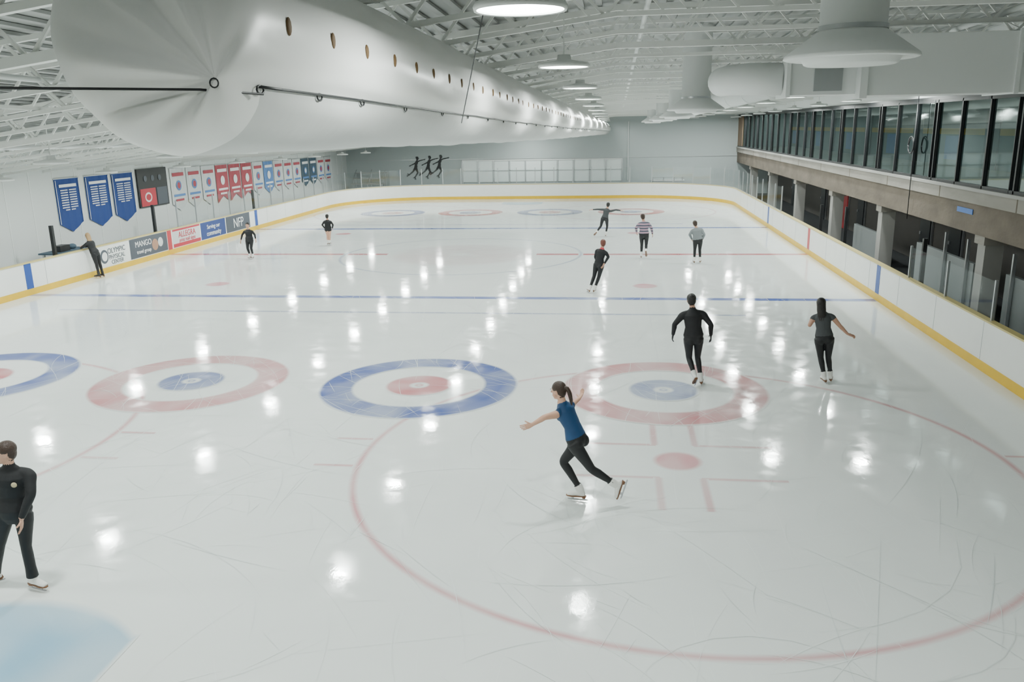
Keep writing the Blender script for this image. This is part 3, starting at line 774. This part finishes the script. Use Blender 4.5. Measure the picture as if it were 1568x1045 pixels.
    def fix(v,l):
        if l not in (skin,hair): return l
        d=v-hc
        if d.length>.125*S: return l
        x,f,z=d.dot(hl)/S,d.dot(face)/S,d.dot(hu)/S
        if abs(x)>.066 and abs(f+.008)<.022 and -.042<z<.022: return skin
        if z<-.07: return l
        return hair if z>.95*f-.002 else skin
    body=remesh(H,o.get('vox',.009),name,3,fix)
    off=len(body.v)
    for f,mi_,sm_ in zip(ex.f,ex.m,ex.sm):
        body.f.append([i+off for i in f]); body.m.append(body.mi(ex.mats[mi_])); body.sm.append(sm_)
    body.v+=ex.v
    ob=body.obj(name); ob.location=loc
    return ob
AK=.150; FZ=.006
person('figure_skater_in_blue_top',(-.43,9.78,FZ),dict(pel=(0.0,.0,.87),neck=(-.18,.06,1.31),head=(-.235,.08,1.475),lat=(.55,.83,0),face=(-.9,.42,-.1),
  elR=(-.12,.34,1.16),wrR=(.02,.42,1.27),elL=(-.38,-.20,1.22),wrL=(-.53,-.25,1.14),hL=(-1,-.1,-.35),hR=(.2,.6,.3),
  knR=(-.17,.10,.52),anR=(.045,.08,AK),toeR=(-1,.15,0),
  knL=(.19,-.06,.50),anL=(.48,-.02,.29),toeL=(-.30,-.1,-.95)),
  dict(top='bluecloth',bot='pants',sleeve='none',hair='hairbrn',style='pony',ponydir=(.25,0,-1),vox=.008,skin='skin2'))
person('skater_in_black_outfit',(1.62,14.95,FZ),dict(pel=(-.12,0,.90),neck=(-.13,.03,1.40),head=(-.145,.06,1.575),lat=(1,.05,0),face=(0,1,-.15),
  elL=(-.45,.0,1.14),wrL=(-.48,.10,.92),elR=(.19,.0,1.14),wrR=(.20,.10,.92),
  knR=(-.04,.10,.50),anR=(0,0,AK),toeR=(.1,1,0),knL=(-.20,.02,.50),anL=(-.13,-.22,.25),toeL=(-.1,.75,-.65)),
  dict(lean=-.045,S=1.04,sw=.172,top='blackcloth',bot='pants',hair='hairblk',style='bun',glove='blackcloth',collar='blackcloth',bulk=1.12,arm=1.15,fem=False))
person('skater_in_grey_shirt',(3.92,15.18,FZ),dict(pel=(-.08,0,.87),neck=(-.12,.03,1.32),head=(-.14,.05,1.475),lat=(.95,-.25,0),face=(.2,1,0),
  elL=(-.33,.05,1.08),wrL=(-.25,.26,1.12),elR=(.17,-.03,1.10),wrR=(.32,-.02,.94),hR=(.9,0,-.3),
  knL=(-.12,.04,.48),anL=(-.06,0,AK),toeL=(-.1,1,0),knR=(.02,.06,.48),anR=(.07,.08,AK),toeR=(.25,1,0)),
  dict(lean=-.04,top='greycloth',bot='pants',sleeve='short',hair='hairblk',style='long',sw=.155))
person('skater_leaning_in_black',(-.60,23.63,FZ),dict(pel=(.19,0,.84),neck=(.27,.02,1.26),head=(.29,.04,1.425),lat=(.8,-.5,0),face=(-.3,.9,0),
  elL=(.08,.06,1.04),wrL=(.14,.10,.84),elR=(.45,-.06,1.05),wrR=(.34,-.12,.86),
  knR=(.19,.03,.47),anR=(.08,0,AK),toeR=(.2,1,0),knL=(.05,.08,.47),anL=(-.06,.0,AK),toeL=(-.35,1,0)),
  dict(S=.97,top='blackcloth',bot='pants',hair='hairred',style='bun',vox=.011,collar='adred'))
person('skater_with_arms_spread',(-.34,36.15,FZ),dict(pel=(-.05,0,.80),neck=(.05,.02,1.20),head=(.09,.03,1.36),lat=(1,0,0),face=(0,1,0),
  elL=(-.35,0,1.18),wrL=(-.57,0,1.17),elR=(.42,0,1.15),wrR=(.63,0,1.12),
  knR=(.05,.1,.45),anR=(0,0,AK),toeR=(0,1,0),knL=(-.22,.0,.46),anL=(-.40,-.1,.22),toeL=(-.5,.6,-.6)),
  dict(lean=-.01,S=.95,top='greycloth',bot='pants',hair='hairblk',style='bun',vox=.012))
person('skater_in_striped_sweater',(.99,30.11,FZ),dict(pel=(.10,0,.84),neck=(.09,.06,1.30),head=(.06,.09,1.47),lat=(1,.1,0),face=(-.1,1,-.2),
  elL=(-.18,-.02,1.10),wrL=(-.16,.15,.92),elR=(.36,-.02,1.10),wrR=(.40,.08,.88),
  knL=(.02,.12,.47),anL=(0,0,AK),toeL=(0,1,0),knR=(.18,.05,.48),anR=(.16,-.25,.30),toeR=(.1,.5,-.8)),
  dict(lean=-.025,top='pinkstripe',bot='pants',hair='hairbrn',style='bun',vox=.012,bulk=1.2,arm=1.2))
person('skater_in_grey_hoodie',(2.85,28.95,FZ),dict(pel=(.03,0,.80),neck=(-.01,.02,1.21),head=(-.06,.04,1.36),lat=(1,.1,0),face=(-.2,1,0),
  elL=(-.24,-.02,1.0),wrL=(-.17,.10,.83),elR=(.24,-.02,1.0),wrR=(.20,.10,.82),
  knL=(-.07,.04,.46),anL=(-.09,0,AK),toeL=(-.1,1,0),knR=(.10,.05,.46),anR=(.11,.05,AK),toeR=(.2,1,0)),
  dict(lean=-.04,S=.95,top='lightgrey',bot='pants',hair='hairbrn',style='bun',vox=.012,bulk=1.25,arm=1.2))
person('young_skater_in_black',(-13.64,29.89,FZ),dict(pel=(-.05,0,.74),neck=(-.09,-.02,1.11),head=(-.11,-.04,1.27),lat=(-1,0,0),face=(.1,-1,0),
  elR=(-.33,0,.92),wrR=(-.36,-.05,.73),elL=(.16,0,.92),wrL=(.23,-.08,.76),
  knR=(-.10,-.06,.42),anR=(-.04,0,AK),toeR=(-.1,-1,0),knL=(.04,-.05,.42),anL=(.06,.05,AK),toeL=(.2,-1,0)),
  dict(lean=.09,S=.9,top='blackcloth',bot='pants',hair='hairblk',style='bun',vox=.012,bulk=1.1))
person('young_skater_in_dress',(-11.87,33.61,FZ),dict(pel=(-.01,0,.70),neck=(-.02,0,1.05),head=(-.03,.0,1.20),lat=(1,0,0),face=(0,1,0),
  elL=(-.25,0,.86),wrL=(-.18,.08,.70),elR=(.21,0,.86),wrR=(.16,.08,.70),
  knL=(-.05,.04,.42),anL=(-.03,0,AK),toeL=(0,1,0),knR=(.05,.04,.42),anR=(.04,.05,AK),toeR=(.1,1,0)),
  dict(lean=.05,S=.86,top='blackcloth',bot='blackcloth',legskin='skin2',hair='hairblk',style='bun',vox=.012,bulk=1.15))
person('coach_leaning_on_boards',(-17.12,25.75,FZ),dict(pel=(-.08,.0,.84),neck=(-.24,.0,1.25),head=(-.29,.02,1.40),lat=(-.1,-1,0),face=(-.8,.5,-.3),
  elR=(-.38,-.24,1.05),wrR=(-.50,-.06,1.04),elL=(-.38,.24,1.05),wrL=(-.50,.10,1.04),
  knR=(-.02,-.08,.48),anR=(.02,-.08,AK),toeR=(-1,-.1,0),knL=(-.02,.10,.48),anL=(.04,.10,AK),toeL=(-1,.2,0)),
  dict(lean=.03,S=.95,top='blackcloth',bot='pants',hair='hairbld',style='long',vox=.012,boot='bootblk',bulk=1.15))
person('man_in_black_jacket',(-6.04,7.21,FZ),dict(pel=(-.27,.06,.86),neck=(-.31,.05,1.37),head=(-.335,.02,1.545),lat=(-.92,-.3,0),face=(-.75,-.55,-.1),
  elL=(-.05,.02,1.10),wrL=(-.10,-.06,.86),elR=(-.60,.02,1.10),wrR=(-.62,-.06,.86),hL=(-.05,-.1,-1),
  knL=(-.11,.02,.50),anL=(-.04,.02,AK),toeL=(.95,-.25,0),knR=(-.41,.02,.50),anR=(-.50,.05,AK),toeR=(-.6,-.8,0)),
  dict(lean=.165,S=1.02,sw=.178,top='blackcloth',bot='pants',hair='hairbrn',style='short',collar='blackcloth',bulk=1.12,arm=1.2,fem=False,flare=.02,vox=.008,skin='skin2',logo=True))
for i,x in enumerate((-14.0,-13.1,-12.3)):
    o=person('skater_silhouette_wall_art',(x,FW-.04,1.15+.05*i),dict(pel=(0,0,.9),neck=(.1,.0,1.33),head=(.14,0,1.5),lat=(0,-1,0),face=(1,0,0),
      elR=(.35,0,1.35),wrR=(.58,0,1.40),elL=(-.12,0,1.12),wrL=(-.35,0,1.02),
      knR=(.12,0,.5),anR=(-.08,0,.2),toeR=(.7,0,-.7),knL=(-.22,0,.58),anL=(-.52,0,.35),toeL=(-.4,0,-.9)),
      dict(top='black',bot='black',hair='black',skin='black',style='bun',vox=.015,boot='black'))
    o.scale=(1.0,.04,1.0)
    for k in range(len(o.data.materials)): o.data.materials[k]=M['black']
# ------------------------------------------------------------------ world & camera
w=bpy.data.worlds.new('World'); scene.world=w; w.use_nodes=True; w.node_tree.nodes['Background'].inputs[0].default_value=(.6,.7,.7,1); w.node_tree.nodes['Background'].inputs[1].default_value=.3
def camrot(yaw,pitch,roll):
    return Matrix.Rotation(yaw,3,'Z')@Matrix.Rotation(math.pi/2-pitch,3,'X')@Matrix.Rotation(roll,3,'Z')
cd=bpy.data.cameras.new('camera'); co=bpy.data.objects.new('camera',cd); COL.objects.link(co)
cd.sensor_width=36; cd.lens=1274.32/1568*36; cd.clip_end=200
co.matrix_world=Matrix.Translation((0,0,4.6665))@camrot(.1242,.2517,-.0185).to_4x4()
scene.camera=co
